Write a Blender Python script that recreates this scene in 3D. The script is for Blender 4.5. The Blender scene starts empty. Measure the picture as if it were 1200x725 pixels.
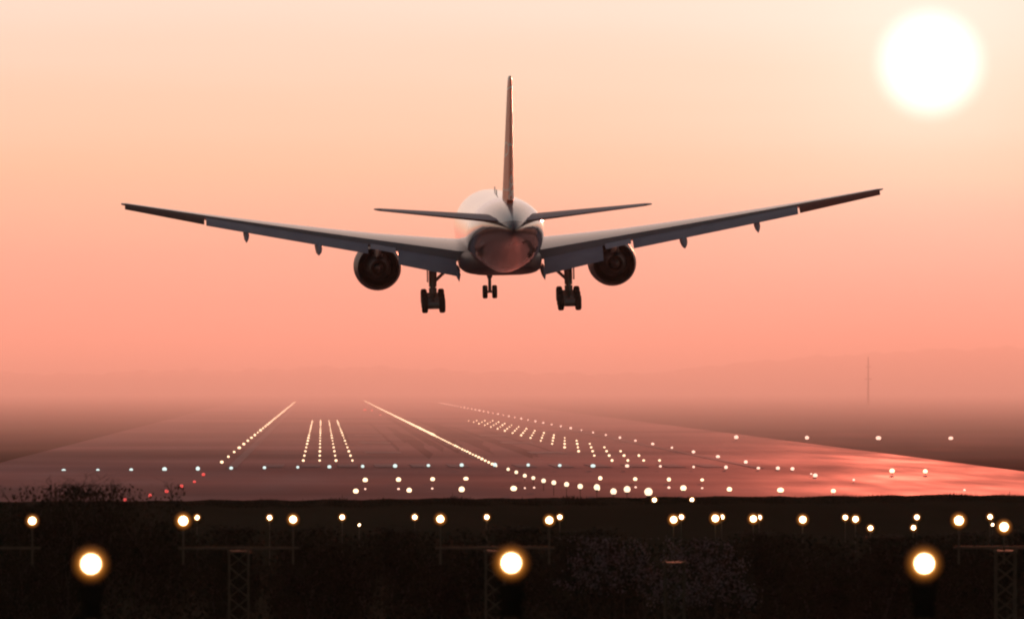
import bpy, bmesh, math, random
from mathutils import Vector, Matrix
random.seed(7)
R = math.radians
scn = bpy.context.scene
COL = scn.collection

# ------------------------------------------------------------------ camera
F = 10400.0                 # focal length in photo pixels (1200 px wide)
HX, HY = 377.0, 445.0       # vanishing point of the runway / horizon in the photo
CAMZ = 8.0
cam_d = bpy.data.cameras.new("camera")
cam_d.sensor_width = 36.0
cam_d.lens = F / 1200.0 * 36.0
cam_d.clip_start = 1.0
cam_d.clip_end = 60000.0
cam = bpy.data.objects.new("camera", cam_d); COL.objects.link(cam)
yaw = math.atan((600 - HX) / F); pit = math.atan((HY - 362.5) / F)
cam.location = (0, 0, CAMZ)
cam.rotation_euler = (math.pi / 2 + pit, 0, -yaw)
cam_d.dof.use_dof = True
cam_d.dof.focus_distance = 760.0
cam_d.dof.aperture_fstop = (cam_d.lens / 1000.0) / 0.085
scn.camera = cam

# ------------------------------------------------------------------ sky, sun, exposure
SUN_AZ = (1090 - HX) / F
SUN_EL = (HY - 75) / F
SUN = Vector((math.sin(SUN_AZ) * math.cos(SUN_EL), math.cos(SUN_AZ) * math.cos(SUN_EL), math.sin(SUN_EL)))

def lin(r, g, b):
    f = lambda c: (c / 255 / 12.92) if c / 255 <= .04045 else ((c / 255 + .055) / 1.055) ** 2.4
    return (f(r), f(g), f(b), 1)

world = bpy.data.worlds.new("World"); scn.world = world; world.use_nodes = True
wt = world.node_tree; wt.nodes.clear()
N = wt.nodes.new; L = wt.links.new
def wmath(op, a, b=None, c=None, clamp=False):
    n = N('ShaderNodeMath'); n.operation = op; n.use_clamp = clamp
    for i, v in enumerate((a, b, c)):
        if v is None: continue
        if isinstance(v, (int, float)): n.inputs[i].default_value = v
        else: L(v, n.inputs[i])
    return n.outputs[0]
tc = N('ShaderNodeTexCoord'); dirn = tc.outputs['Generated']
sep = N('ShaderNodeSeparateXYZ'); L(dirn, sep.inputs[0])
sky = N('ShaderNodeTexSky'); sky.sky_type = 'NISHITA'; sky.sun_disc = False
sky.sun_elevation = SUN_EL; sky.sun_rotation = SUN_AZ; sky.air_density = 1.2; sky.dust_density = 3.0
SKY_STRENGTH = 0.16
# warm band of dusty air low over the horizon, measured up the photograph
sm = N('ShaderNodeMapping'); sm.inputs['Scale'].default_value = (14, 14, 190); L(dirn, sm.inputs[0])
sn = N('ShaderNodeTexNoise'); sn.inputs['Scale'].default_value = 1.0; sn.inputs['Detail'].default_value = 5; L(sm.outputs[0], sn.inputs['Vector'])
uneven = wmath('MULTIPLY', wmath('SUBTRACT', sn.outputs[0], 0.5), 0.0052)      # thin uneven veils of high haze
zf = wmath('DIVIDE', wmath('ADD', sep.outputs[2], uneven), 0.10, clamp=True)
ramp = N('ShaderNodeValToRGB'); L(zf, ramp.inputs[0])
cr = ramp.color_ramp
stops = [(0.0, (243, 160, 140)), (0.06, (250, 170, 147)), (0.14, (253, 181, 154)), (0.235, (254, 198, 163)),
         (0.34, (254, 210, 181)), (0.425, (254, 222, 200)), (1.0, (244, 212, 200))]
cr.elements[0].position = 0; cr.elements[0].color = lin(*stops[0][1])
cr.elements[1].position = 1; cr.elements[1].color = lin(*stops[-1][1])
for p, c in stops[1:-1]:
    e = cr.elements.new(p); e.color = lin(*c)
# angle to the sun
sub = N('ShaderNodeVectorMath'); sub.operation = 'SUBTRACT'; L(dirn, sub.inputs[0]); sub.inputs[1].default_value = SUN
ln = N('ShaderNodeVectorMath'); ln.operation = 'LENGTH'; L(sub.outputs[0], ln.inputs[0])
ang = ln.outputs['Value']
def expfall(scale, amp):
    return wmath('MULTIPLY', wmath('EXPONENT', wmath('DIVIDE', ang, -scale)), amp)
glow = wmath('ADD', expfall(0.045, 0.13), expfall(0.012, 0.17))
gcol = N('ShaderNodeMix'); gcol.data_type = 'RGBA'; gcol.blend_type = 'MULTIPLY'; gcol.inputs[0].default_value = 1
gcol.inputs[6].default_value = (0.9, 0.86, 0.84, 1)
comb = N('ShaderNodeCombineXYZ')
for i in range(3): L(glow, comb.inputs[i])
L(comb.outputs[0], gcol.inputs[7])
# the disc itself
mr = N('ShaderNodeMapRange'); mr.interpolation_type = 'SMOOTHSTEP'
mr.inputs[1].default_value = 0.0073; mr.inputs[2].default_value = 0.0022; mr.inputs[3].default_value = 0; mr.inputs[4].default_value = 0.75
L(ang, mr.inputs[0])
dcomb = N('ShaderNodeCombineXYZ')
for i in range(3): L(mr.outputs[0], dcomb.inputs[i])
# weight of the warm band: low in the sky and on the sun's side
mz = N('ShaderNodeMapRange'); mz.interpolation_type = 'SMOOTHSTEP'
mz.inputs[1].default_value = 0.10; mz.inputs[2].default_value = 0.98; mz.inputs[3].default_value = 1; mz.inputs[4].default_value = 0
L(sep.outputs[2], mz.inputs[0])
ma = N('ShaderNodeMapRange'); ma.interpolation_type = 'SMOOTHSTEP'
ma.inputs[1].default_value = 0.2; ma.inputs[2].default_value = 1.25; ma.inputs[3].default_value = 1; ma.inputs[4].default_value = 0
L(ang, ma.inputs[0])
w = wmath('MULTIPLY', mz.outputs[0], ma.outputs[0])
sk = N('ShaderNodeMix'); sk.data_type = 'RGBA'; sk.blend_type = 'MULTIPLY'; sk.inputs[0].default_value = 1
L(sky.outputs[0], sk.inputs[6]); sk.inputs[7].default_value = (SKY_STRENGTH, SKY_STRENGTH, SKY_STRENGTH, 1)
mx = N('ShaderNodeMix'); mx.data_type = 'RGBA'; L(w, mx.inputs[0]); L(sk.outputs[2], mx.inputs[6]); L(ramp.outputs[0], mx.inputs[7])
a1 = N('ShaderNodeMix'); a1.data_type = 'RGBA'; a1.blend_type = 'ADD'; a1.inputs[0].default_value = 1
L(mx.outputs[2], a1.inputs[6]); L(gcol.outputs[2], a1.inputs[7])
a2 = N('ShaderNodeMix'); a2.data_type = 'RGBA'; a2.blend_type = 'ADD'; a2.inputs[0].default_value = 1
L(a1.outputs[2], a2.inputs[6]); L(dcomb.outputs[0], a2.inputs[7])
bg = N('ShaderNodeBackground'); L(a2.outputs[2], bg.inputs[0]); bg.inputs[1].default_value = 1.0
wo = N('ShaderNodeOutputWorld'); L(bg.outputs[0], wo.inputs[0])
world.cycles.sampling_method = 'MANUAL'; world.cycles.sample_map_resolution = 2048

sl = bpy.data.lights.new("sun", 'SUN'); sl.energy = 6.0; sl.angle = R(0.5); sl.color = (1.0, 0.285, 0.165)
so = bpy.data.objects.new("sun", sl); COL.objects.link(so)
so.rotation_euler = (-SUN).to_track_quat('-Z', 'Y').to_euler()
so.location = (60, 500, 200)

vs = scn.view_settings
vs.view_transform = 'Standard'; vs.look = 'None'; vs.exposure = 0.0; vs.gamma = 1.0; vs.use_curve_mapping = False
scn.render.engine = 'CYCLES'
cy = scn.cycles
cy.use_denoising = True; cy.filter_width = 2.1; cy.max_bounces = 6; cy.volume_bounces = 1; cy.sample_clamp_indirect = 3.0
cy.caustics_reflective = False; cy.caustics_refractive = False

# ------------------------------------------------------------------ helpers
def mat(name, color, rough=0.6, metal=0.0, spec=0.5, noise=None, nscale=1.0, bump=0.0, stretch=(1, 1, 1), coat=0.0):
    m = bpy.data.materials.new(name); m.use_nodes = True
    t = m.node_tree; b = t.nodes['Principled BSDF']
    b.inputs['Base Color'].default_value = (*color, 1); b.inputs['Roughness'].default_value = rough
    b.inputs['Metallic'].default_value = metal; b.inputs['Specular IOR Level'].default_value = spec
    b.inputs['Coat Weight'].default_value = coat; b.inputs['Coat Roughness'].default_value = .06
    if noise:
        g = t.nodes.new('ShaderNodeTexCoord'); mp = t.nodes.new('ShaderNodeMapping'); mp.inputs['Scale'].default_value = stretch
        t.links.new(g.outputs['Object'], mp.inputs[0])
        nz = t.nodes.new('ShaderNodeTexNoise'); nz.inputs['Scale'].default_value = nscale; nz.inputs['Detail'].default_value = 6
        t.links.new(mp.outputs[0], nz.inputs['Vector'])
        r = t.nodes.new('ShaderNodeValToRGB'); r.color_ramp.elements[0].position = .3; r.color_ramp.elements[1].position = .7
        r.color_ramp.elements[0].color = (*color, 1); r.color_ramp.elements[1].color = (*noise, 1)
        t.links.new(nz.outputs[0], r.inputs[0]); t.links.new(r.outputs[0], b.inputs['Base Color'])
        if bump:
            bp = t.nodes.new('ShaderNodeBump'); bp.inputs['Strength'].default_value = bump
            t.links.new(nz.outputs[0], bp.inputs['Height']); t.links.new(bp.outputs[0], b.inputs['Normal'])
    return m

def glow_mat(name, color, strength):
    m = bpy.data.materials.new(name); m.use_nodes = True
    t = m.node_tree; b = t.nodes['Principled BSDF']
    b.inputs['Base Color'].default_value = (.6, .6, .6, 1)
    b.inputs['Emission Color'].default_value = (*color, 1); b.inputs['Emission Strength'].default_value = strength
    m.cycles.emission_sampling = 'NONE'
    return m

def mesh(name, verts, faces, mats, smooth=True, fm=None):
    me = bpy.data.meshes.new(name); me.from_pydata([tuple(v) for v in verts], [], faces)
    for m in (mats if isinstance(mats, (list, tuple)) else [mats]): me.materials.append(m)
    if fm: me.polygons.foreach_set('material_index', fm)
    if smooth: me.polygons.foreach_set('use_smooth', [True] * len(faces))
    me.update()
    return me

def link(name, me, parent=None, loc=(0, 0, 0)):
    o = bpy.data.objects.new(name, me); COL.objects.link(o); o.location = loc
    if parent is not None: o.parent = parent
    return o

def tag(o, label, cat, group=None, kind=None):
    if label: o['label'] = label
    if cat: o['category'] = cat
    if group: o['group'] = group
    if kind: o['kind'] = kind
    return o

def empty(name, loc):
    o = bpy.data.objects.new(name, None); COL.objects.link(o); o.location = loc; o.empty_display_size = 1.0
    return o

class MB:
    """collects shapes into one mesh"""
    def __init__(s): s.v = []; s.f = []; s.m = []
    def add(s, v, f, m=0):
        b = len(s.v); s.v += [Vector(p) for p in v]; s.f += [tuple(i + b for i in q) for q in f]; s.m += [m] * len(f)
    def tube(s, pts, rads, n=8, m=0, cap=True):
        pts = [Vector(p) for p in pts]
        if not isinstance(rads, (list, tuple)): rads = [rads] * len(pts)
        rings = []
        for i, p in enumerate(pts):
            d = (pts[min(i + 1, len(pts) - 1)] - pts[max(i - 1, 0)]).normalized()
            u = d.orthogonal().normalized() if abs(d.z) > .99 else d.cross(Vector((0, 0, 1))).normalized()
            w_ = d.cross(u).normalized()
            rings.append([p + (u * math.cos(2 * math.pi * k / n) + w_ * math.sin(2 * math.pi * k / n)) * rads[i] for k in range(n)])
        s.loft(rings, m, cap, cap)
    def loft(s, rings, m=0, cap0=True, cap1=True):
        n = len(rings[0]); v = [p for r in rings for p in r]; f = []
        for i in range(len(rings) - 1):
            for k in range(n):
                a, b = i * n + k, i * n + (k + 1) % n
                f.append((a, b, b + n, a + n))
        if cap0: f.append(tuple(range(n - 1, -1, -1)))
        if cap1: f.append(tuple((len(rings) - 1) * n + k for k in range(n)))
        s.add(v, f, m)
    def box(s, c, d, m=0, rot=None):
        c = Vector(c); x, y, z = d[0] / 2, d[1] / 2, d[2] / 2
        v = [Vector((sx * x, sy * y, sz * z)) for sx in (-1, 1) for sy in (-1, 1) for sz in (-1, 1)]
        if rot: v = [rot @ p for p in v]
        s.add([c + p for p in v], [(0, 1, 3, 2), (4, 6, 7, 5), (0, 4, 5, 1), (2, 3, 7, 6), (0, 2, 6, 4), (1, 5, 7, 3)], m)
    def lathe(s, prof, axis='y', n=32, c=(0, 0, 0), m=0):
        """prof: (along, radius) list"""
        c = Vector(c); rings = []
        for a, r in prof:
            ring = []
            for k in range(n):
                t = 2 * math.pi * k / n
                ct, st = r * math.cos(t), r * math.sin(t)
                p = Vector((ct, a, st)) if axis == 'y' else (Vector((a, ct, st)) if axis == 'x' else Vector((ct, st, a)))
                ring.append(c + p)
            rings.append(ring)
        s.loft(rings, m, False, False)
    def build(s, name, mats, parent=None, smooth=True, loc=(0, 0, 0)):
        me = mesh(name, s.v, s.f, mats, smooth, s.m)
        bm = bmesh.new(); bm.from_mesh(me); bmesh.ops.recalc_face_normals(bm, faces=bm.faces); bm.to_mesh(me); bm.free()
        if smooth and hasattr(me, 'set_sharp_from_angle'): me.set_sharp_from_angle(angle=R(40))
        return link(name, me, parent, loc)

ORD = ("first second third fourth fifth sixth seventh eighth ninth tenth eleventh twelfth thirteenth fourteenth fifteenth sixteenth "
       "seventeenth eighteenth nineteenth twentieth").split() + ["twenty-" + x for x in "first second third fourth fifth sixth seventh eighth ninth".split()] + \
      ["thirtieth"] + ["thirty-" + x for x in "first second third fourth fifth sixth seventh eighth ninth".split()]

def smooth01(t):
    t = max(0., min(1., t)); return t * t * (3 - 2 * t)
def ground_z(x, y):
    crest = 2.24 + 0.18 * max(-1, min(1, (x - 5) / 25.0))
    if y < 415: h = crest * smooth01((y - 285) / 120.0) ** 1.1
    else: h = crest * (1 - smooth01((y - 424) / 90.0))
    return h
def at(px, py, y):
    """photo pixel at a known distance y -> world point"""
    return Vector(((px - HX) / F * y, y, CAMZ - (py - HY) / F * y))

# ------------------------------------------------------------------ ground, runway, hills
M_grass = mat("grass_ground", (.022, .020, .012), 1.0, spec=0.0, noise=(.046, .040, .026), nscale=.05, stretch=(1, .25, 1))
def asphalt(name, base, base2, rough, gloss=.14):
    m = mat(name, base, rough, spec=.5, noise=base2, nscale=.11, stretch=(1, .06, 1))
    t = m.node_tree; b = t.nodes['Principled BSDF']
    g = t.nodes.new('ShaderNodeTexCoord'); mp = t.nodes.new('ShaderNodeMapping'); mp.inputs['Scale'].default_value = (.16, .012, 1)
    t.links.new(g.outputs['Object'], mp.inputs[0])
    nz = t.nodes.new('ShaderNodeTexNoise'); nz.inputs['Scale'].default_value = 1.0; nz.inputs['Detail'].default_value = 5
    t.links.new(mp.outputs[0], nz.inputs['Vector'])
    r = t.nodes.new('ShaderNodeMapRange'); r.inputs[1].default_value = .3; r.inputs[2].default_value = .7
    r.inputs[3].default_value = rough - .09; r.inputs[4].default_value = rough + .12
    b.inputs['Specular IOR Level'].default_value = 0.0; b.inputs['Roughness'].default_value = 1.0
    gl = t.nodes.new('ShaderNodeBsdfGlossy'); gl.inputs['Color'].default_value = (1.0, .66, .68, 1)
    t.links.new(nz.outputs[0], r.inputs[0]); t.links.new(r.outputs[0], gl.inputs['Roughness'])
    ms = t.nodes.new('ShaderNodeMixShader'); ms.inputs[0].default_value = gloss
    m2 = t.nodes.new('ShaderNodeMapping'); m2.inputs['Scale'].default_value = (.012, .009, 1); t.links.new(g.outputs['Object'], m2.inputs[0])
    n2 = t.nodes.new('ShaderNodeTexNoise'); n2.inputs['Scale'].default_value = 1.0; n2.inputs['Detail'].default_value = 4; t.links.new(m2.outputs[0], n2.inputs['Vector'])
    r2 = t.nodes.new('ShaderNodeMapRange'); r2.inputs[1].default_value = .32; r2.inputs[2].default_value = .68
    r2.inputs[3].default_value = gloss * .55; r2.inputs[4].default_value = gloss * 1.35
    t.links.new(n2.outputs[0], r2.inputs[0]); t.links.new(r2.outputs[0], ms.inputs[0])
    t.links.new(b.outputs[0], ms.inputs[1]); t.links.new(gl.outputs[0], ms.inputs[2])
    t.links.new(ms.outputs[0], t.nodes['Material Output'].inputs['Surface'])
    return m
M_asph = asphalt("asphalt", (.040, .040, .043), (.068, .066, .068), .62, .18)
M_paint = asphalt("runway_paint", (.16, .16, .16), (.26, .26, .26), .62, .14)
M_rubber = asphalt("rubbered_asphalt", (.022, .022, .024), (.040, .040, .042), .64, .12)

def axis_samples(segs):
    out = []
    for a, b, n in segs: out += [a + (b - a) * i / n for i in range(n)]
    return out + [segs[-1][1]]
ys = axis_samples([(-150, 270, 14), (270, 400, 40), (400, 440, 60), (440, 560, 30), (560, 2000, 20), (2000, 20000, 30)])
xs = axis_samples([(-2900, -120, 12), (-120, -24, 16), (-24, 50, 120), (50, 160, 20), (160, 2900, 12)])
gv = []; gf = []
rnd = random.Random(3)
for y in ys:
    for x in xs:
        z = ground_z(x, y)
        if y < 520 and -150 < y and z > .3: z += rnd.uniform(-.03, .03) + .035 * math.sin(x * .9 + y * .21) * math.sin(x * .37) + .03 * math.sin(x * 2.3 + 1)
        gv.append((x, y, z))
nx = len(xs)
for j in range(len(ys) - 1):
    for i in range(nx - 1):
        a = j * nx + i; gf.append((a, a + 1, a + nx + 1, a + nx))
M_field = asphalt("field_grass", (.026, .026, .018), (.046, .044, .030), .88, .055)
jb = ys.index(560); nb = jb * (nx - 1)
def sub(i0, i1): return [v for v in gv[i0 * nx:(i1 + 1) * nx]], [tuple(k for k in q) for q in gf[:(i1 - i0) * (nx - 1)]]
gvb, gfb = sub(0, jb); gvf, gff = sub(jb, len(ys) - 1)
tag(link("grass_bank", mesh("grass_bank", gvb, gfb, M_grass)), "dark grass bank rising in front of the airfield", "grass bank", kind='structure')
tag(link("grass_field", mesh("grass_field", gvf, gff, M_field)), "dim grass fields running to the misty horizon", "grass field", kind='structure')

def sheet(name, polys, m, z, label, cat):
    v = []; f = []
    for p in polys:
        b = len(v); v += [(x, y, z) for x, y in p]; f.append(tuple(range(b, b + len(p))))
    return tag(link(name, mesh(name, v, f, m, False)), label, cat, kind='structure')
CX = 15.7                                   # runway centreline
Y_TH, Y_END = 800.0, 3330.0
sheet("runway", [[(-31, 770), (61.2, 770), (61.2, Y_END + 60), (-31, Y_END + 60)]], M_asph, .03, "long grey runway with lit rows running into the mist", "runway")
sheet("taxiway", [[(-160, 520), (230, 520), (230, 725), (61.2, 744), (61.2, 770), (-31, 770), (-31, 800), (-160, 742)],
                  ], M_asph, .03, "wide paved apron in front of the runway threshold", "taxiway")
rr = random.Random(9); strips = []
for k in range(26):
    x = CX + rr.gauss(0, 5.5); wd = rr.uniform(.5, 1.6); y0 = rr.uniform(870, 1150); y1 = y0 + rr.uniform(250, 900)
    strips.append([(x, y0), (x + wd, y0 + 60), (x + wd * .9, y1 - 80), (x + .1, y1)])
v = []; f = []
for k, p in enumerate(strips):
    n = len(v); v += [(x, y, .036 + .0008 * k) for x, y in p]; f.append((n, n + 1, n + 2, n + 3))
tag(link("tyre_marks", mesh("tyre_marks", v, f, M_rubber, False)), "dark tyre rubber streaks down the touchdown zone", "tyre marks", kind='structure')
mk = []
for sx, wd in ((-24.3, .9), (23.4, .9)): mk.append([(CX + sx, Y_TH), (CX + sx + wd, Y_TH), (CX + sx + wd, Y_END), (CX + sx, Y_END)])
for k in range(12):
    x = CX + (-21 + k * 3.4 if k < 6 else 2.2 + (k - 6) * 3.4); mk.append([(x, 808), (x + 1.8, 808), (x + 1.8, 838), (x, 838)])
for k in range(40):
    y = 900 + k * 60; mk.append([(CX - .45, y), (CX + .45, y), (CX + .45, y + 30), (CX - .45, y + 30)])
for y0 in (960, 1110, 1260):
    for s in (-1, 1):
        x = CX + s * 9; mk.append([(x - 2, y0), (x + 2, y0), (x + 2, y0 + 25), (x - 2, y0 + 25)])
sheet("runway_markings", mk, M_paint, .07, "worn white painted edge, centre and threshold markings on the runway", "markings")

M_wood = mat("far_woodland", (.030, .034, .022), .95, spec=.1, noise=(.055, .055, .035), nscale=.02)
def ridge(name, y, prof, depth, label):
    """wooded rise: prof is (photo x, photo y of the skyline) at distance y"""
    rn = random.Random(name)
    x0, x1 = prof[0][0], prof[-1][0]; n = int((x1 - x0) / 2.2)
    v = []; f = []; rows = 5
    for j in range(rows):
        t = j / (rows - 1)
        for i in range(n + 1):
            px = x0 + (x1 - x0) * i / n
            for (a, ya), (b, yb) in zip(prof, prof[1:]):
                if a <= px <= b: py = ya + (yb - ya) * (px - a) / (b - a)
            p = at(px, py, y)
            h = p.z * [0, .75, 1, .8, 0][j]
            if 0 < j < 4: h = max(.5, h + rn.uniform(-.7, .9) + 1.1 * math.sin(px * .13 + j) * math.sin(px * .051))
            v.append((p.x, y + t * depth, h))
    for j in range(rows - 1):
        for i in range(n):
            a = j * (n + 1) + i; f.append((a, a + 1, a + n + 2, a + n + 1))
    return tag(link(name, mesh(name, v, f, M_wood)), label, "hills", kind='structure')
ridge("hills", 4700, [(-260, 441), (-60, 436), (60, 438), (190, 432), (270, 433), (380, 428), (470, 429), (560, 434), (680, 437), (900, 440)], 900,
      "faint wooded rise fading into the mist behind the runway's far end")
ridge("hills", 4900, [(700, 444), (800, 436), (900, 425), (1000, 416), (1080, 412), (1150, 407), (1260, 404), (1500, 406), (1800, 420)], 900,
      "pale higher hillside almost lost in the mist at the right")

# ------------------------------------------------------------------ haze
def fog(name, x0, x1, y0, y1, z0, z1, dens, col, g, label):
    b = MB(); b.box(((x0 + x1) / 2, (y0 + y1) / 2, (z0 + z1) / 2), (x1 - x0, y1 - y0, z1 - z0))
    m = bpy.data.materials.new(name); m.use_nodes = True; t = m.node_tree; t.nodes.clear()
    pv = t.nodes.new('ShaderNodeVolumePrincipled'); o = t.nodes.new('ShaderNodeOutputMaterial')
    pv.inputs['Color'].default_value = (*col, 1); pv.inputs['Density'].default_value = dens; pv.inputs['Anisotropy'].default_value = g
    t.links.new(pv.outputs[0], o.inputs['Volume'])
    m.cycles.homogeneous_volume = True
    return tag(b.build(name, m, smooth=False), label, "haze", kind='stuff')
fog("haze", -3000, 3000, -200, 20400, -1.0, 41.0, 1.6e-5, (.96, .94, .96), .275, "thin warm evening haze over the whole airfield")
fog("mist", -2950, 2950, 800, 20200, -.9, 31.0, 7.0e-4, (.96, .94, .96), .275, "low bank of pink mist lying over the far fields")

# ------------------------------------------------------------------ the aircraft
M_white = mat("white_paint", (.78, .78, .80), .32, noise=(.72, .72, .74), nscale=.35)
M_navy = mat("dark_blue_paint", (.016, .020, .045), .5)
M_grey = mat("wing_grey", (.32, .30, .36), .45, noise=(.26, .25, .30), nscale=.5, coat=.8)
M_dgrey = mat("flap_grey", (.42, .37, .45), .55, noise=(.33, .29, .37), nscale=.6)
M_ail_shade = mat("aileron_painted_shade", (.13, .065, .06), .6, noise=(.10, .05, .045), nscale=.8)  # left aileron: its shaded tone is put into the base colour
M_ail_sun = mat("aileron_painted_sun", (.34, .075, .05), .6, noise=(.24, .06, .045), nscale=.8)  # right aileron: red low-sun light is put into the base colour
M_metal = mat("gear_metal", (.22, .22, .23), .45, metal=.6)
M_tyre = mat("tyre_rubber", (.02, .02, .02), .8)
M_hot = mat("exhaust_metal", (.05, .045, .045), .6, metal=.3)
M_duct = mat("duct_dark", (.02, .02, .022), .8)
# fuselage paint: white above, dark blue below a line
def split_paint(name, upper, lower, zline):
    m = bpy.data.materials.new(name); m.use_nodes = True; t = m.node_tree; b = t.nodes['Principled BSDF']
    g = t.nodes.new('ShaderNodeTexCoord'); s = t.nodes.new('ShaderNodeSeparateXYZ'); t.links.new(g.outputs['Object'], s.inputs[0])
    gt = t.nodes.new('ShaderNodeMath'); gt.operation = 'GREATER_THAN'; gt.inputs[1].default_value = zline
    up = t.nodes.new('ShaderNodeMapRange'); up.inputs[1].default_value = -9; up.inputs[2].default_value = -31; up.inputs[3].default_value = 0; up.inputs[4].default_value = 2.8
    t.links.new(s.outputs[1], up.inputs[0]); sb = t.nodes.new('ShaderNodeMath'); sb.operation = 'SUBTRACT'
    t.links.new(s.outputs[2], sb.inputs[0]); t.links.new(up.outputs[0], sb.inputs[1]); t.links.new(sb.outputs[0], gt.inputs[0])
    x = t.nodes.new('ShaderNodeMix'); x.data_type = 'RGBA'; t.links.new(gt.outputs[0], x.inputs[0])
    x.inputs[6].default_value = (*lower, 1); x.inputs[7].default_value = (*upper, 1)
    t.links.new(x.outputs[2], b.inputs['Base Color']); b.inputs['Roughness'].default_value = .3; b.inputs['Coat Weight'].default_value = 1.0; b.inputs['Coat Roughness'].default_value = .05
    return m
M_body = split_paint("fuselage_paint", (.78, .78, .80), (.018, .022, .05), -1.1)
# fin: flowing red, white and blue bands
M_fin = bpy.data.materials.new("fin_paint"); M_fin.use_nodes = True
_t = M_fin.node_tree; _b = _t.nodes['Principled BSDF']; _g = _t.nodes.new('ShaderNodeTexCoord')
_mp = _t.nodes.new('ShaderNodeMapping'); _mp.inputs['Rotation'].default_value = (R(-35), 0, 0); _mp.inputs['Scale'].default_value = (.3, .12, .42)
_t.links.new(_g.outputs['Object'], _mp.inputs[0])
_n = _t.nodes.new('ShaderNodeTexNoise'); _n.inputs['Scale'].default_value = 1.0; _n.inputs['Detail'].default_value = 2
_t.links.new(_mp.outputs[0], _n.inputs['Vector'])
_r = _t.nodes.new('ShaderNodeValToRGB'); _r.color_ramp.interpolation = 'CONSTANT'
_r.color_ramp.elements[0].color = (.85, .22, .14, 1); _r.color_ramp.elements[1].position = .45; _r.color_ramp.elements[1].color = (.75, .72, .72, 1)
_e = _r.color_ramp.elements.new(.50); _e.color = (.85, .22, .14, 1); _e = _r.color_ramp.elements.new(.70); _e.color = (.05, .06, .2, 1)
_t.links.new(_n.outputs[0], _r.inputs[0]); _t.links.new(_r.outputs[0], _b.inputs['Base Color']); _b.inputs['Roughness'].default_value = .35; _b.inputs['Specular IOR Level'].default_value = .15; _b.inputs['Coat Weight'].default_value = 0; _b.inputs['Coat Roughness'].default_value = .12

PD = 717.0
plane = empty("airliner", (0, 0, 0))
_pc = at(585.5, 271.5, PD)
Rm = Matrix.Rotation(R(.92), 4, 'Z') @ Matrix.Rotation(R(2.3), 4, 'X') @ Matrix.Rotation(R(-1.15), 4, 'Y')
BASE = Vector((0, 0, -6.2))                # the Empty stands at the foot of the main wheels; parts are modelled about the fuselage axis
plane.matrix_world = Matrix.Translation(_pc + Rm @ BASE) @ Rm
tag(plane, "large twin-engined airliner with wheels and flaps down, seen from behind as it lands", "airliner")
def pbuild(b, name, mats, parent=None, smooth=True):
    o = b.build(name, mats, parent or plane, smooth)
    if parent is None or parent is plane: o.location = -BASE
    return o

# fuselage: y, top, bottom, half width
FS = [(31.9, -.75, -.85, .05), (31.5, -.30, -1.2, .55), (30.6, .30, -1.75, 1.15), (29.2, 1.05, -2.25, 1.75), (27.2, 2.05, -2.7, 2.35), (24.6, 2.75, -2.98, 2.82),
      (21.5, 3.05, -3.1, 3.05), (18, 3.1, -3.1, 3.1), (5, 3.1, -3.1, 3.1), (-8, 3.1, -3.1, 3.1), (-11, 3.1, -2.98, 3.09), (-14, 3.1, -2.62, 3.02), (-17, 3.07, -2.1, 2.88),
      (-20, 3.0, -1.5, 2.62), (-23, 2.9, -.85, 2.2), (-26, 2.55, -.45, 1.66), (-28.5, 2.05, -.05, 1.08), (-30.2, 1.55, .25, .6), (-31.1, 1.15, .5, .25), (-31.3, 1.0, .65, .08)]
b = MB(); rings = []
for y, tp, bt, w_ in FS:
    zc, rz = (tp + bt) / 2, (tp - bt) / 2
    rings.append([Vector((w_ * math.cos(2 * math.pi * k / 40), y, zc + rz * math.sin(2 * math.pi * k / 40))) for k in range(40)])
b.loft(rings)
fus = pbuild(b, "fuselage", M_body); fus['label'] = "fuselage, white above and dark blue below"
# wing-to-body fairing
b = MB(); rings = []
for y, hw, bt in [(14.5, 1.5, -2.9), (12.5, 2.6, -3.15), (9.5, 3.15, -3.35), (4, 3.3, -3.42), (-2, 3.3, -3.42), (-6, 3.05, -3.35), (-9.5, 2.4, -3.15), (-12, 1.2, -2.75)]:
    ring = []
    for k in range(28):
        a = 2 * math.pi * k / 28; c, s = math.cos(a), math.sin(a)
        ring.append(Vector((hw * math.copysign(abs(c) ** .55, c), y, (bt - 1.3) / 2 + (-1.3 - bt) / 2 * math.copysign(abs(s) ** .6, s))))
    rings.append(ring)
b.loft(rings)
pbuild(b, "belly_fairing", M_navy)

def foil(t, camb, x1=1.0, n=13):
    up, lo = [], []
    for i in range(n + 1):
        x = x1 * (1 - math.cos(math.pi * i / n)) / 2
        zt = 5 * t * (.2969 * math.sqrt(x) - .126 * x - .3516 * x * x + .2843 * x ** 3 - .1036 * x ** 4)
        zc = camb * 4 * x * (1 - x) * (.6 + .8 * x)
        up.append((x, zc + zt)); lo.append((x, zc - zt))
    return up[::-1] + lo[1:]

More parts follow.
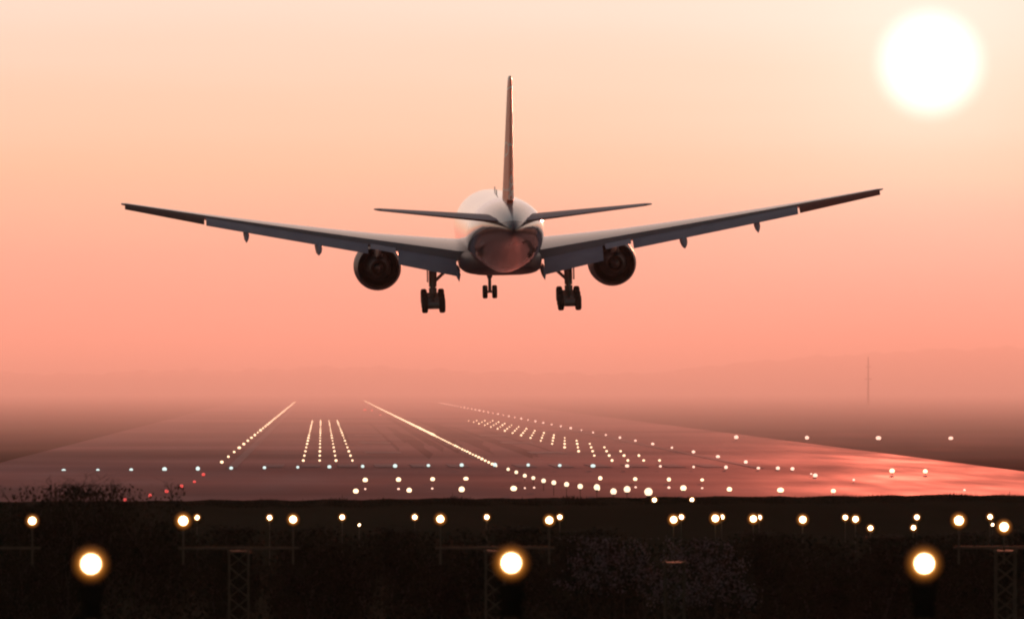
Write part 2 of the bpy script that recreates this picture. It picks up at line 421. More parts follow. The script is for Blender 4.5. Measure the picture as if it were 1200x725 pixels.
S0, S1 = 2.6, 30.45
def w_le(s): return 11.5 - (s - 3.1) * .662
def w_te(s): return -2.8 if s < 10 else -2.8 - (s - 10) / 20.45 * 6.2
def w_c(s): return w_le(s) - w_te(s)
def w_z(s):
    u = max(0, (s - 3.1) / 27.35); return -1.62 + 3.55 * u + 1.0 * u * u
def w_tw(s): return R(2.6 - 5.4 * (s - 3.1) / 27.35)
def w_t(s): return .135 - .04 * (s / 30.45)
def w_pt(side, s, xc, zc):
    c = w_c(s); a = w_tw(s); y, z = xc * c, zc * c
    return Vector((side * s, w_le(s) - (y * math.cos(a) - z * -math.sin(a)) , w_z(s) + z * math.cos(a) - y * math.sin(a)))
def flap(side, s0, s1, cf, defl, hinge=.785, drop=.012, t=.13, name="flap", m=None, parent=None, fixed=None):
    bb = MB(); rings = []
    for i in range(7):
        s = s0 + (s1 - s0) * i / 6; c = w_c(s); fc = (fixed[0] + (fixed[1] - fixed[0]) * i / 6) if fixed else cf * c
        o = w_pt(side, s, hinge, -drop); d = R(defl) + w_tw(s)
        ring = []
        for x, z in foil(t, .03, 1.0, 7):
            yy, zz = x * fc, z * fc
            ring.append(o + Vector((0, -(yy * math.cos(d) + zz * -math.sin(d) * -1), zz * math.cos(d) - yy * math.sin(d))))
        rings.append(ring)
    bb.loft(rings)
    return pbuild(bb, name, m or M_dgrey, parent)

for side in (-1, 1):
    b = MB(); rings = []
    for s in (2.6, 3.4, 5, 7, 8.6, 10, 12, 15, 18, 21, 24, 27, 29, 30.0, 30.45):
        k = 1.0 if s < 30 else (.6 if s > 30.1 else .95)
        rings.append([w_pt(side, s, x, z * k) for x, z in foil(w_t(s), .018, .80 if s < 30.2 else .9)])
    b.loft(rings)
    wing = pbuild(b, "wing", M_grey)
    flap(side, 3.55, 8.25, .25, 27, .775, .010, .14, "flap", M_dgrey, wing, fixed=(2.65, 2.45))
    flap(side, 8.45, 10.5, .23, 9, .79, .004, .12, "flaperon", M_dgrey, wing, fixed=(1.9, 1.8))
    flap(side, 10.7, 23.7, .235, 24, .785, .006, .13, "flap", M_dgrey, wing, fixed=(1.75, 1.5))
    al = flap(side, 23.85, 30.15, .27, 27, .76, -.02, .16, "aileron", M_ail_shade if side < 0 else M_ail_sun, wing, fixed=(1.5, 1.05)); al["label"] = "aileron with its shade painted in as dark brown" if side < 0 else "aileron with red sunlight painted into its colour"
    for s, ln_, dz, r_ in ((3.45, 4.2, -.2, .22), (14.7, 4.4, -.62, .32), (20.5, 3.6, -.5, .26)):
        c = w_c(s); p0 = w_pt(side, s, .52, -.06); bb = MB(); rings = []
        for t, rr, dr in ((0, .05, 0), (.15, .7, -.10), (.45, 1, -.28), (.75, .85, -.62), (1, .1, -1.15)):
            cc = p0 + Vector((0, -t * (w_c(s) * .48 + .9), dr * (.80 if s > 4 else .85) - .1))
            rings.append([cc + Vector((r_ * rr * math.cos(2 * math.pi * k / 10), 0, r_ * 1.7 * rr * math.sin(2 * math.pi * k / 10))) for k in range(10)])
        bb.loft(rings); pbuild(bb, "flap_track_fairing", M_dgrey, wing)
    # engine
    ex, ez = side * 9.65, -2.95
    b = MB(); n = 40
    b.lathe([(9.0, 1.62), (9.0, 1.70), (10.2, 1.88), (12.0, 1.97), (14.2, 1.96), (15.6, 1.82), (16.2, 1.66), (16.15, 1.56), (15.4, 1.50), (13.6, 1.53), (13.5, .3)], 'y', n, (ex, 0, ez))
    b.lathe([(9.0, 1.62), (10.5, 1.66), (12.6, 1.6), (12.6, .9)], 'y', n, (ex, 0, ez), m=1)
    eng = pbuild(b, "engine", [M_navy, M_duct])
    b = MB(); b.lathe([(12.5, 1.15), (10.4, 1.12), (8.6, .92), (7.2, .66), (7.2, .60), (8.0, .62), (8.1, .30)], 'y', 32, (ex, 0, ez))
    pbuild(b, "core_cowl", M_hot, eng)
    b = MB(); b.lathe([(8.2, .42), (7.2, .36), (6.3, .12), (6.1, .01)], 'y', 24, (ex, 0, ez)); pbuild(b, "exhaust_cone", M_hot, eng)
    b = MB()
    zt = w_z(9.65)
    b.loft([[Vector((ex + sx * hw, y, z)) for sx, z in ((-1, z0), (1, z0), (1, z1), (-1, z1))] for y, z0, z1, hw in
            ((14.6, ez + 1.55, ez + 2.05, .12), (11, ez + 1.0, zt + .1, .28), (8.5, ez + .8, zt - .05, .33), (5.2, ez + .95, zt - .1, .25), (2.5, zt - 1.0, zt - .35, .08))])
    pbuild(b, "engine_pylon", M_grey, eng, smooth=False)
    # tailplane
    b = MB(); rings = []
    def t_pt(s, x, z):
        u = (s - .6) / 10.15; le = -20.6 - (s - .6) * .80; c = 7.2 - 5.0 * u
        return Vector((side * s, le - x * c, 1.52 + 1.12 * u + z * c))
    for s in (.1, 1.0, 1.6, 3, 5, 7, 9, 10.3, 10.75):
        k = 1 if s < 10.5 else .55
        rings.append([t_pt(s, x, z * k) for x, z in foil(.092, 0, .74 if s < 10.5 else .85)])
    b.loft(rings); tp = pbuild(b, "tailplane", M_dgrey)
    b = MB(); b.loft([[t_pt(s, .745 + x * .25, (z * .25 - .0) - x * .008) for x, z in foil(.19, 0, 1, 6)] for s in (.5, 1.7, 4, 7, 10.2)])
    pbuild(b, "elevator", M_dgrey, tp)
    # main landing gear
    gx = side * 5.49
    b = MB()
    b.tube([(gx + side * -.05, .1, -1.9), (gx, 0, -4.35)], [.36, .32], 12)
    b.tube([(gx, 0, -4.2), (gx, -.02, -5.45)], [.22, .22], 12)
    b.tube([(gx, .15, -5.45 + .12), (gx, 1.5, -5.16)], .16, 8); b.tube([(gx, .15, -5.33), (gx, -1.5, -5.78)], .17, 8)
    b.box((gx, -.02, -4.65), (.62, .6, .45))
    b.tube([(gx, -.35, -4.3), (gx, -.6, -4.85), (gx, -.3, -5.35)], .09, 6)
    gear = pbuild(b, "main_landing_gear", M_metal)
    b = MB(); b.tube([(gx - side * .12, .1, -3.95), (gx - side * 1.75, .2, -2.45)], .13, 8); b.tube([(gx - side * .1, .3, -3.3), (gx + side * .05, 2.6, -2.3)], .12, 8)
    b.tube([(gx - side * .8, .15, -3.3), (gx - side * .2, .1, -2.6)], .08, 6)
    pbuild(b, "side_brace", M_metal, gear)
    b = MB(); b.box((gx + side * .42, .1, -2.95), (.10, 1.7, 2.0)); pbuild(b, "gear_door", M_grey, gear, smooth=False)
    for dy, dz in ((1.45, .30), (0, 0), (-1.45, -.30)):
        zc = -5.47 + dz
        for wx in (-.70, .70):
            b = MB(); hw = .25
            b.lathe([(wx - hw, .30), (wx - hw, .50), (wx - hw * .75, .615), (wx - hw * .3, .64), (wx + hw * .3, .64), (wx + hw * .75, .615), (wx + hw, .50), (wx + hw, .30)], 'x', 24, (gx, dy, zc))
            b.lathe([(wx - hw * .8, .02), (wx - hw * .8, .31), (wx + hw * .8, .31), (wx + hw * .8, .02)], 'x', 16, (gx, dy, zc), m=1)
            pbuild(b, "wheel", [M_tyre, M_metal], gear)
        b = MB(); b.tube([(gx - .5, dy, zc), (gx + .5, dy, zc)], .33, 14); b.tube([(gx - .75, dy, zc), (gx + .75, dy, zc)], .11, 8); pbuild(b, "axle", M_metal, gear)

# fin
b = MB(); rings = []
def f_pt(h, x, z):
    u = h / 10.4; le = -15.6 - 11.6 * u; c = 11.2 - 7.2 * u
    return Vector((z * c, le - x * c, 2.35 + h + .55 * max(0, u - .0) * 0))
for h in (0, 2, 4, 6, 8, 9.6, 10.2, 10.4):
    k = 1 if h < 10 else (.9 if h < 10.3 else .5)
    rings.append([f_pt(h, x, z * k) for x, z in foil(.080, 0, .72)])
b.loft(rings); fin = pbuild(b, "tail_fin", M_fin)
b = MB(); b.loft([[f_pt(h, .722 + x * .278, z * .278) for x, z in foil(.185, 0, 1, 6)] for h in (.75, 3, 6, 9, 10.2)]); pbuild(b, "rudder", M_fin, fin)
# nose gear
b = MB(); NY = 25.6
b.tube([(0, NY, -2.7), (0, NY, -4.5)], .19, 10); b.tube([(0, NY, -4.4), (0, NY, -5.62)], .14, 10); b.tube([(-.40, NY, -5.62), (.40, NY, -5.62)], .09, 8)
b.box((0, NY, -4.2), (.46, .4, .4)); b.tube([(0, NY + .1, -4.3), (0, NY + 1.5, -2.9)], .09, 8)
ng = pbuild(b, "nose_landing_gear", M_metal)
for wx in (-.40, .40):
    b = MB(); hw = .21
    b.lathe([(wx - hw, .2), (wx - hw, .47), (wx - hw * .7, .56), (wx + hw * .7, .56), (wx + hw, .47), (wx + hw, .2)], 'x', 20, (0, NY, -5.62))
    b.lathe([(wx - hw * .8, .02), (wx - hw * .8, .21), (wx + hw * .8, .21), (wx + hw * .8, .02)], 'x', 12, (0, NY, -5.62), m=1)
    pbuild(b, "wheel", [M_tyre, M_metal], ng)
for sx in (-1, 1):
    b = MB(); b.box((sx * .62, NY + .6, -3.45), (.05, 1.6, .75)); pbuild(b, "gear_door", M_white, ng, smooth=False)
for ax, ay in ((-.3, -3.0), (0, 9.5)):
    b = MB(); b.box((ax, ay, 3.27), (.06, .7, .4)); pbuild(b, "antenna", M_white, fus, smooth=False)

# ------------------------------------------------------------------ lights of the airfield
WARM = (1.0, .66, .40); ORANGE = (1.0, .62, .28)
E_white = glow_mat("lamp_warm_white", WARM, 2.5)
E_dim = glow_mat("lamp_pink_white", (1.0, .58, .44), 1.8)
E_cool = glow_mat("lamp_cool_white", (.78, .95, .90), 1.15)
E_red = glow_mat("lamp_red", (1.0, .07, .06), 1.0)
E_app = glow_mat("lamp_approach", (1.0, .70, .46), 1.9)
M_case = mat("lamp_housing", (.015, .013, .010), 1.0, spec=0)
M_post = mat("galvanised_post", (.11, .09, .065), .9, spec=.05, noise=(.08, .065, .05), nscale=3)

def light_mesh(name, em):
    b = MB()
    b.lathe([(-1.3, .5), (-.9, .5), (-.8, .3)], 'z', 10, m=1)
    b.lathe([(-.95, .02), (-.85, .55), (-.5, .87), (0, 1.0), (.5, .87), (.85, .5), (1.0, .02)], 'z', 12, m=0)
    me = mesh(name, b.v, b.f, [em, M_case], True, b.m); return me
def lamp(me, name, p, r, label, cat, group):
    r *= rnd.uniform(.60, .90)
    o = link(name, me, None, p); o.scale = (r * rnd.uniform(.95, 1.25), r, r * rnd.uniform(.85, 1.05)); return tag(o, label, cat, group)

m_edge = light_mesh("edge_light", E_white); m_edge_r = light_mesh("edge_light", E_dim)
m_ctr = light_mesh("centreline_light", E_white); m_tdz = light_mesh("touchdown_light", E_white)
m_thr = light_mesh("threshold_light", E_cool); m_red = light_mesh("side_light", E_red); m_app = light_mesh("approach_lamp", E_app)
m_inset = light_mesh("apron_light", E_white)

# edge rows
for i in range(40):
    y = 845 + i * 59.5
    near = i < 9
    lamp(m_edge, "runway_edge_light", (-9.5, y, .2), .19 if near else .25,
         f"{ORD[i]} white light from the near end of the left runway edge row" if near else "white light merging into the bright far end of the left runway edge row",
         "runway light", "lights of the left runway edge")
for i in range(40):
    y = 726 + i * 59.5
    near = i < 24
    lamp(m_edge_r, "runway_edge_light", (40.4, y, .2), (.17 if near else .26) + .06 * rnd.random(),
         f"{ORD[i]} pinkish light from the near end of the right runway edge row" if near else "pinkish light running together at the far end of the right runway edge row",
         "runway light", "lights of the right runway edge")
# centreline
for i in range(141):
    y = 815 + i * 17.8
    lamp(m_ctr, "centreline_light", (CX + .3, y, .12), .155 if i < 25 else .26,
         "small white light blending with its neighbours in the long bright runway centre line", "runway light", "lights of the runway centre line")
# touchdown zone
COLS = {"left": (-1.8, -.2, 1.4, 3.0), "right": (28.4, 29.95, 31.5, 33.05)}
CN = ("leftmost", "second", "third", "rightmost")
for blk, cols in COLS.items():
    for r in range(16):
        y = 868 + r * 56.5
        for k, x in enumerate(cols):
            near = r < (6 if blk == "left" else 7)
            lamp(m_tdz, "touchdown_light", (x, y, .14), .15 if r < 7 else .165,
                 (f"{CN[k]} light in the {ORD[r]} row from the near end, {blk} touchdown block" if near else
                  f"white light run together with neighbours in the {CN[k]} far column, {blk} touchdown block"),
                 "runway light", f"touchdown lights of the {blk} block")
# threshold row, slightly cambered
TH = [(75, 551), (115, 550.6), (154, 550), (193, 549.4), (232, 548.6), (271, 548), (310, 547.5), (349, 547), (386, 546.5), (425, 546), (463, 545.5), (502, 545), (541, 544.5),
      (580, 544.2), (619, 544.5), (656, 545), (695, 545.5), (735, 545.6), (774, 546), (813, 546.8), (851, 547.2), (889, 548.2), (929, 549)]
for i, (px, py) in enumerate(TH):
    lamp(m_thr if i < 17 else m_edge_r, "threshold_light", at(px, py, 783), .21 if i < 17 else .17, f"{ORD[i]} {'cool white' if i < 17 else 'pale pink'} light from the left in the threshold row",
         "runway light", "lights of the threshold row")
for i, (px, py) in enumerate([(1046, 551.5), (1085, 552)]):
    lamp(m_edge, "wing_bar_light", at(px, py, 742), .22, ("left" if i == 0 else "right") + " one of two bright lights on the red-lit pavement at the right", "runway light", "wing bar lights")
# two rows in front of the threshold
for i, (px, py) in enumerate([(428, 562), (467, 561.5), (507, 561), (546, 560.5), (703.5, 560), (744.5, 561), (784, 561.5), (823, 562)]):
    lamp(m_inset, "crossbar_light", at(px, py, 684), .19, f"{ORD[i]} white light from the left in the row just before the threshold", "runway light", "lights of the row before the threshold")
for i, (px, py) in enumerate([(417, 575), (479.5, 574), (541, 573), (602, 572), (700, 572), (801, 571.5), (855, 573), (915, 574), (977, 575)]):
    lamp(m_inset, "crossbar_light", at(px, py, 615), .23, f"{ORD[i]} large white light from the left in the crossbar nearest the dark bank", "runway light", "lights of the crossbar nearest the bank")
for i, (px, py) in enumerate([(428, 572.5), (467, 572.5), (506.5, 572), (615, 571.5), (626, 571), (745, 570.5), (784, 571), (823, 571.6)]):  # glowing dots, mostly stand-ins for wet reflections of the lamp row behind
    lamp(m_edge_r, "inset_light_or_glint", at(px, py, 630), .10, f"{ORD[i]} dim small dot from the left among the stand-in reflections before the threshold", "runway light", "stand-in reflections before the threshold")
# right-hand taxiway row
for i, (px, py) in enumerate([(863, 512), (946, 512.6), (1030, 513), (1115, 513.2)]):
    lamp(m_edge_r, "taxiway_light", at(px, py, 1160), .34, f"{ORD[i]} pink-white light from the left in the row across the misty grass", "taxiway light", "lights across the misty grass")
for i, px in enumerate([951, 1001, 1131]):
    lamp(m_edge_r, "inset_light_or_glint", at(px, (555, 562, 574)[i], (735, 690, 620)[i]), .11, f"{ORD[i]} tiny pink light from the left on the red-lit pavement", "runway light", "tiny lights on the red-lit pavement")
# red lights
for i, (px, py) in enumerate([(238.5, 555.5), (228, 564), (213, 569), (195.5, 575), (176, 580), (147, 585)]):
    y = -9.5 * F / (px - HX)
    p = at(px, py, y); 
    lamp(m_red, "side_row_light", p, .15, f"{ORD[i]} red light from the far end of the row above the left bush", "runway light", "red lights above the left bush")
lamp(m_red, "side_row_light", at(228, 576.5, 660), .13, "lone red light below the red row over the left bush", "runway light", "red lights above the left bush")
for i, (px, py) in enumerate([(427.5, 480), (436, 480.5), (428, 489), (438, 488.5), (446, 486.5), (452.5, 489.5)]):
    lamp(m_red, "stop_light", at(px, py, 2000), .30, (("left" if i == 0 else "right") + " light of the upper pair in the far red cluster" if i < 2 else f"{ORD[i - 2]} red light from the left, lower four of the far cluster"),
         "runway light", "red lights far down the runway")

# lens of the big approach lamps: white hot middle, soft amber halo put into the rim's emission
E_big = bpy.data.materials.new("lamp_big"); E_big.use_nodes = True
_t = E_big.node_tree; _b = _t.nodes['Principled BSDF']; E_big.cycles.emission_sampling = 'NONE'
_g = _t.nodes.new('ShaderNodeTexCoord'); _l = _t.nodes.new('ShaderNodeVectorMath'); _l.operation = 'LENGTH'
_m0 = _t.nodes.new('ShaderNodeVectorMath'); _m0.operation = 'MULTIPLY'; _m0.inputs[1].default_value = (1, 0, 1)
_t.links.new(_g.outputs['Object'], _m0.inputs[0]); _t.links.new(_m0.outputs[0], _l.inputs[0])
_r = _t.nodes.new('ShaderNodeValToRGB'); _d = _t.nodes.new('ShaderNodeMath'); _d.operation = 'DIVIDE'; _d.inputs[1].default_value = .24
_t.links.new(_l.outputs['Value'], _d.inputs[0]); _t.links.new(_d.outputs[0], _r.inputs[0])
_r.color_ramp.elements[0].position = .34; _r.color_ramp.elements[0].color = (1, .72, .42, 1)
_r.color_ramp.elements[1].position = 1.0; _r.color_ramp.elements[1].color = (.0007, .00016, .00001, 1)
_e = _r.color_ramp.elements.new(.45); _e.color = (.10, .045, .010, 1)
_e = _r.color_ramp.elements.new(.56); _e.color = (.026, .0085, .0010, 1)
_e = _r.color_ramp.elements.new(.75); _e.color = (.006, .0016, .00012, 1)
_b.inputs['Base Color'].default_value = (.05, .04, .03, 1)
_t.links.new(_r.outputs[0], _b.inputs['Emission Color']); _b.inputs['Emission Strength'].default_value = 20
lens_b = MB(); lens_b.lathe([(-.055, .004), (-.05, .06), (-.04, .12), (-.02, .18), (-.005, .232)], 'y', 32); m_lens = mesh('lens', lens_b.v, lens_b.f, E_big)
# approach lights on posts
m_post = MB(); m_post.tube([(0, 0, 0), (0, 0, 1)], [.018, .018], 8); m_post = mesh("post", m_post.v, m_post.f, M_post)
m_hous = MB(); m_hous.lathe([(-.16, .02), (-.15, .10), (-.05, .15), (.03, .155), (.03, .12)], 'y', 14); m_hous = mesh("housing", m_hous.v, m_hous.f, M_case)
def approach(px, py, y, r, label, group, em=None):
    p = at(px, py, y); g = ground_z(p.x, y)
    t = empty("approach_light", (p.x, y, g)); tag(t, label, "approach light", group)
    h = max(.12, p.z - g)
    po = link("post", m_post, t); po.scale = (1, 1, max(.05, h - r * .6)); po.location = (0, r * .9, 0)
    la = link("lamp", em or m_lens, t); la.location = (0, 0, h); la.scale = (r, r * .8, r) if em else (r / .118,) * 3
    ho = link("housing", m_hous, t); ho.location = (0, r * 1.05, h); k = r / .16; ho.scale = (k, k, k)
    return t
CL = [(595.5, 549.5), (605, 553), (615, 557), (625, 559.7), (637, 563), (649, 565.2), (664, 567.2), (680, 569.6), (699.5, 570.5), (719, 575.5), (735, 573), (760, 576)]
for i, (px, py) in enumerate(CL):
    y = (CX + .3) * F / (px - HX)
    approach(px, py, y, .125 + .035 * rnd.random() + .004 * i, f"{ORD[i]} warm light after the threshold row along the curving approach line", "approach lights curving away before the threshold", m_app)
for i, (px, py, y, r) in enumerate([(767, 592.3, 412, .095), (811, 592.2, 412, .085)]):
    approach(px, py, y, r, ("left" if i == 0 else "right") + " one of two lights high on the grass bank", "two lights high on the bank")
BAR = [(231, 605.8), (316, 606), (401, 605.5), (486, 605.5), (570.5, 605.5), (656, 605.5), (798.5, 605.5), (846, 605.5), (890, 606), (991, 606), (1075, 605.8), (1161, 605.4)]
for i, (px, py) in enumerate(BAR):
    approach(px, py, 335, .085, f"{ORD[i]} small light from the left in the crossbar on the dark bank", "small lights of the crossbar on the dark bank")
BIGR = [(789.5, 608.5, 330, .125), (838.5, 607, 322, .125), (883, 607.5, 315, .115), (941, 608.5, 310, .12), (1003, 608, 300, .095), (1020.5, 618.5, 290, .075), (1071, 618, 290, .07)]
for i, (px, py, y, r) in enumerate(BIGR):
    approach(px, py, y, r, f"{ORD[i]} larger light from the left in the broken row crossing the bank at right", "larger lights of the broken row at right")
approach(421, 614.5, 318, .035, "tiny reflector built as a faint lamp low on the bank left of centre", "faint lights on the bank")  # small reflector, made to glow like a lamp
approach(1164, 614.5, 300, .04, "tiny faint light beside the lamp of the right lattice mast", "faint lights on the bank")

# the three big near lamps
for i, (px, py) in enumerate([(107, 660), (599, 659), (1083.5, 660)]):
    y = 97.0; p = at(px, py, y)
    t = empty("approach_light", (p.x, y, 0)); tag(t, f"big glaring near lamp on a post at the {('left', 'centre', 'right')[i]} of the foreground", "approach light", "big near approach lamps")
    b = MB(); b.tube([(0, .12, 0), (0, .12, p.z - .42)], [.07, .055], 10); b.build("post", M_post, t)
    b = MB(); b.box((0, .10, p.z - .33), (.26, .22, .18)); b.box((-.125, .10, p.z - .16), (.03, .06, .30)); b.box((.125, .10, p.z - .16), (.03, .06, .30))
    b.tube([(0, .10, p.z - .60), (0, .10, p.z - .42)], [.13, .11], 12); b.build("bracket", M_case, t, smooth=False)
    b = MB(); b.lathe([(.0, .212), (.05, .205), (.16, .16), (.24, .08), (.25, .01)], 'y', 28, (0, 0, p.z)); b.build("housing", M_case, t)
    lo = link('lens', m_lens, t); lo.location = (0, 0, p.z); lo.scale = (.9, .9, .9)

# lattice masts with a crossbar
def mast(px_c, y, px0, px1, lights, label, bar=641.5, tw=1.25, bar2=None):
    s = y / F
    pc = at(px_c, bar, y); g = ground_z(pc.x, y)
    t = empty("approach_mast", (pc.x, y, g)); tag(t, label, "light mast", "lattice approach masts")
    zb = pc.z - g
    b = MB(); hw = .26
    for sx in (-hw, hw):
        for sy in (-hw, hw): b.tube([(sx, sy, 0), (sx, sy, zb - .04)], .030, 6)
    n = max(2, int(zb / .42)); st = (zb - .1) / n
    for k in range(n):
        z0, z1 = k * st, (k + 1) * st
        for sy in (-hw, hw):
            b.tube([(-hw, sy, z0), (hw, sy, z1)], .016, 5); b.tube([(hw, sy, z0), (-hw, sy, z1)], .016, 5)
        for sx in (-hw, hw): b.tube([(sx, -hw, z0), (sx, hw, z1)], .016, 5)
    b.box((0, 0, zb - .1), (.62, .62, .05))
    b.build("lattice_tower", M_post, t, smooth=False)
    if px1 is not None:
        x0, x1 = (px0 - px_c) * s, (px1 - px_c) * s
        b = MB(); b.box(((x0 + x1) / 2, 0, zb), (x1 - x0, .12, .075)); b.build("crossbar", M_post, t, smooth=False)
    for (lx, ly, r) in lights:
        x = (lx - px_c) * s; z = at(lx, ly, y).z - g
        b = MB(); b.tube([(x, -.09, zb - .45), (x, -.09, z - r * .5)], [.032, .026], 8); b.build("post", M_post, t)
        la = link("lamp", m_lens, t); la.location = (x, -.12, z); la.scale = (r / .118,) * 3
        ho = link("housing", m_hous, t); ho.location = (x, -.02, z); k = r / .16; ho.scale = (k, k, k)
    return t
MY = 242.0
mast(-22, MY, -90, 48, [(-84, 609, .10), (38.5, 609.5, .105)], "mast cut off by the left edge, with one lamp beside the bush")
mast(280, MY, 209, 350, [(215, 609.5, .13), (343.5, 608, .095)], "lattice mast left of centre with a bright and a smaller lamp on its crossbar")
mast(580.5, MY, 510, 650, [(516, 607.5, .095), (643.5, 609, .095)], "lattice mast at the centre, half hidden behind the big middle lamp")
mast(790.5, MY, None, None, [], "short lattice mast without lamps in front of the pale blossom bush", bar=655)
mast(1179, MY, 1118, 1260, [(1124, 609.5, .125), (1177, 617, .12), (1240, 609, .10)], "lattice mast at the right edge with two bright lamps")

# far radio mast in the mist
b = MB()
p = at(1018, 472, 2700); h = at(1018, 418, 2700).z
b.tube([(0, 0, 0), (0, 0, h)], [.35, .2], 8); b.box((0, 0, h * .55), (2.2, .3, .25)); b.box((0, 0, h * .8), (1.6, .3, .25))
tag(b.build("radio_mast", M_post, None, smooth=False, loc=(p.x, 2700, 0)), "thin mast barely showing through the mist at right", "mast")

# ------------------------------------------------------------------ bushes, grass
M_leaf = mat("dark_leaves", (.020, .020, .011), .9, spec=.05, noise=(.042, .038, .022), nscale=1.5)
M_twig = mat("bare_twigs", (.045, .035, .026), .85, spec=.15, noise=(.07, .055, .04), nscale=3)
M_blos = mat("pale_blossom", (.20, .14, .16), .85, spec=.05, noise=(.32, .24, .26), nscale=6)
def bush_mesh(name, seed, w_, h, d_, nleaf, twigs, blossom=0, leaf=.09, top=0):
    rn = random.Random(seed); b = MB(); tips = []
    def branch(p, d, ln, r, lev):
        pts = [p]; q = Vector(p); dd = Vector(d)
        for _ in range(3):
            dd = (dd + Vector((rn.uniform(-.22, .22), rn.uniform(-.22, .22), rn.uniform(-.05, .18)))).normalized()
            q = q + dd * ln / 3; pts.append(q.copy())
        b.tube(pts, [r, r * .8, r * .6, r * .35], 5, 0, False)
        tips.extend(pts[1:])
        if lev > 0:
            for _ in range(rn.randint(3, 5)):
                k = rn.randint(1, 3)
                nd = (dd + Vector((rn.uniform(-.9, .9), rn.uniform(-.9, .9), rn.uniform(-.2, .7)))).normalized()
                branch(pts[k], nd, ln * rn.uniform(.5, .72), r * .5, lev - 1)
    ns = twigs
    for k in range(ns):
        x = (k + .5) / ns * 2 - 1
        x = max(-1, min(1, x + rn.uniform(-.15, .15)))
        hh = h * math.sqrt(max(.15, 1 - .8 * x * x))
        branch(Vector((x * w_ * .5 * .75, rn.uniform(-.4, .4) * d_, 0)), Vector((x * .35, rn.uniform(-.3, .3), 1)).normalized(), hh * .52, .05, 3)
    def quad(p, s, m):
        a = Vector((rn.uniform(-1, 1), rn.uniform(-1, 1), rn.uniform(-1, 1))).normalized(); u = a.orthogonal().normalized(); v = a.cross(u)
        b.add([p - u * s - v * s * .5, p + u * s * .2 - v * s * .7, p + u * s + v * s * .4, p - u * s * .3 + v * s * .6], [(0, 1, 2, 3)], m)
    zmax = sorted(q.z for q in tips)[int(len(tips) * .98)]
    for _ in range(nleaf):
        t = rn.choice(tips); p = t + Vector((rn.gauss(0, .2), rn.gauss(0, .2), rn.gauss(0, .17)))
        if top and p.z > top * zmax * (1 - .25 * rn.random()): continue
        if rn.random() < .3: p.z *= rn.random()
        quad(p, leaf * rn.uniform(.5, 1.3), 1)
    hi = sorted(tips, key=lambda q: -q.z)[:len(tips) * 2 // 3]
    for _ in range(blossom):
        t = rn.choice(hi); p = t + Vector((rn.gauss(0, .10), rn.gauss(0, .10) - .08, rn.gauss(0, .10)))
        quad(p, .030 * rn.uniform(.6, 1.4), 2)
    zs = max(v.z for v in b.v)
    k = h / sorted(v.z for v in b.v)[int(len(b.v) * .985)]
    b.v = [Vector((v.x, v.y, v.z * k if v.z * k < .95 * h else .95 * h + (v.z * k - .95 * h) * .22)) for v in b.v]
    return mesh(name, b.v, b.f, [M_twig, M_leaf, M_blos], False, b.m)
mb_a = bush_mesh("scrub_bush", 1, 4.2, 3.0, 1.6, 12000, 9, leaf=.065)
mb_b = bush_mesh("scrub_bush", 2, 4.6, 3.2, 1.6, 12000, 10, leaf=.065)
mb_c = bush_mesh("scrub_bush", 3, 3.8, 2.8, 1.5, 11000, 8, leaf=.06)
def bush(me, px, y, top, label, name="scrub_bush", hm=3.0, sx=1.0, rz=0, group="dark scrub bushes below the bank"):
    p = at(px, top, y); g = ground_z(p.x, y)
    o = link(name, me, None, (p.x, y, g - .05)); o.scale = (sx, sx, (p.z - g) / hm); o.rotation_euler = (0, 0, rz)
    return tag(o, label, "bush", group)
SC = [(-20, 268, 606, "a", 1.25, "dark bush at the left edge behind the cut-off mast"), (255, 285, 612, "b", 1.0, "dark bush behind the tower of the left lattice mast"),
      (365, 287, 613, "c", 1.1, "dark bush just right of the left lattice mast"), (470, 288, 614, "a", 1.1, "dark bush between the left and centre masts"),
      (585, 285, 612, "b", 1.15, "dark bush behind the big middle lamp"), (690, 289, 616, "c", 1.2, "dark bush at the left shoulder of the pale blossom bush"),
      (905, 288, 618, "a", 1.25, "dark bush just right of the pale blossom bush"), (1020, 290, 622, "b", 1.25, "dark bush left of the right-hand big lamp"),
      (1120, 288, 620, "c", 1.25, "dark bush beneath the leftmost lamp of the right mast"), (1215, 285, 618, "a", 1.2, "dark bush at the right edge of the picture")]
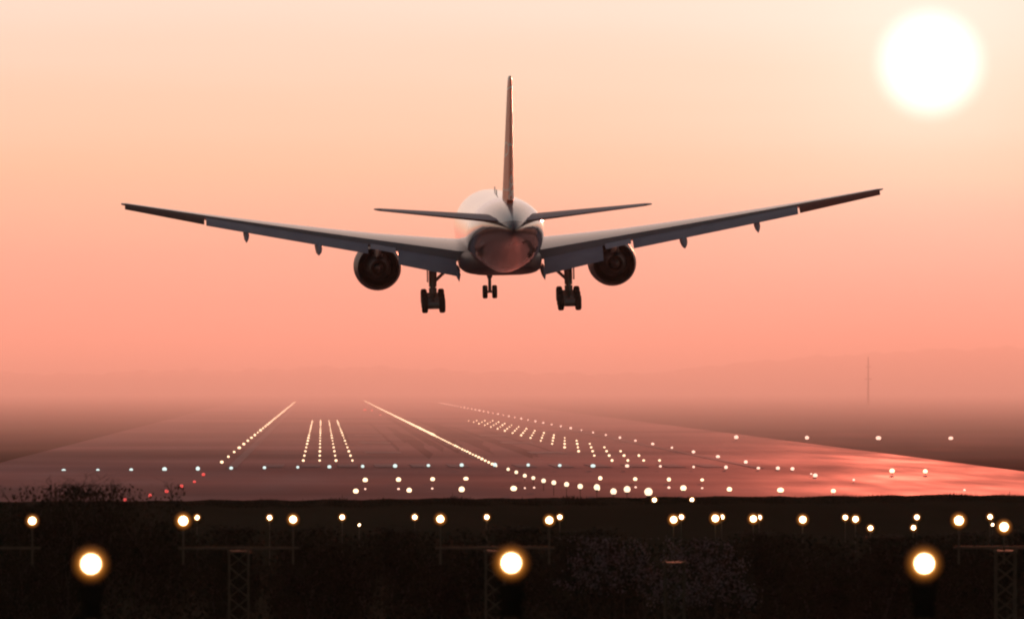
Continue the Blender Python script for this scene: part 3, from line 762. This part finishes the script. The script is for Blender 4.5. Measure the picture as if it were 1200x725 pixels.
for i, (px, y, top, k, sx, lb) in enumerate(SC):
    bush({"a": mb_a, "b": mb_b, "c": mb_c}[k], px, y, top, lb, hm={"a": 3.0, "b": 3.2, "c": 2.8}[k], sx=sx, rz=(i % 3) * 2.1)
mb_l = bush_mesh("twiggy_bush", 11, 4.6, 4.6, 1.8, 24000, 15, leaf=.045, top=.93)
o = bush(mb_l, 112, 262, 564, "tall twiggy bush whose bare tips stand against the runway at left", "twiggy_bush", hm=4.45, sx=1.15, group=None)
mb_l2 = bush_mesh("twiggy_bush", 12, 3.2, 4.2, 1.5, 16000, 10, leaf=.045, top=.95)
bush(mb_l2, 28, 266, 586, "lower twiggy bush leaning on the tall one at the left edge", "twiggy_bush", hm=4.2, sx=1.1, group=None)
mb_f = bush_mesh("blossom_bush", 21, 3.4, 3.2, 1.3, 1500, 8, blossom=3600)
bush(mb_f, 728, 262, 622, "low bush with pale pink blossom left of the short lattice mast", "blossom_bush", hm=3.2, sx=1.05, group=None)
mb_f2 = bush_mesh("blossom_bush", 22, 2.6, 3.2, 1.3, 1200, 7, blossom=3600)
bush(mb_f2, 822, 258, 626, "rounded bush with pale pink blossom right of the short lattice mast", "blossom_bush", hm=3.2, sx=1.0, group=None)

# short grass along the crest of the bank
rn = random.Random(5); v = []; f = []
for _ in range(30000):
    y = rn.uniform(404, 426); x = rn.uniform(-20, 40) ; z = ground_z(x, y)
    cl = math.sin(x * 1.7) * math.sin(x * .53 + 2) * math.sin(x * .11 + 1); h = rn.uniform(.03, .11) * (1 + 2.2 * max(0, cl)) * (1.8 if rn.random() < .03 else 1); a = rn.uniform(0, math.pi); w_ = rn.uniform(.012, .03)
    dx, dy = math.cos(a) * w_, math.sin(a) * w_; lx, ly = rn.uniform(-.05, .05), rn.uniform(-.05, .05)
    n = len(v); v += [(x - dx, y - dy, z - .03), (x + dx, y + dy, z - .03), (x + lx, y + ly, z + h)]; f.append((n, n + 1, n + 2))
M_blade = mat("grass_blades", (.022, .020, .012), 1.0, spec=0.0, noise=(.046, .040, .026), nscale=.4)
tag(link("grass", mesh("grass", v, f, M_blade, False)), "rough dark grass on the crest of the bank", "grass", kind='stuff')
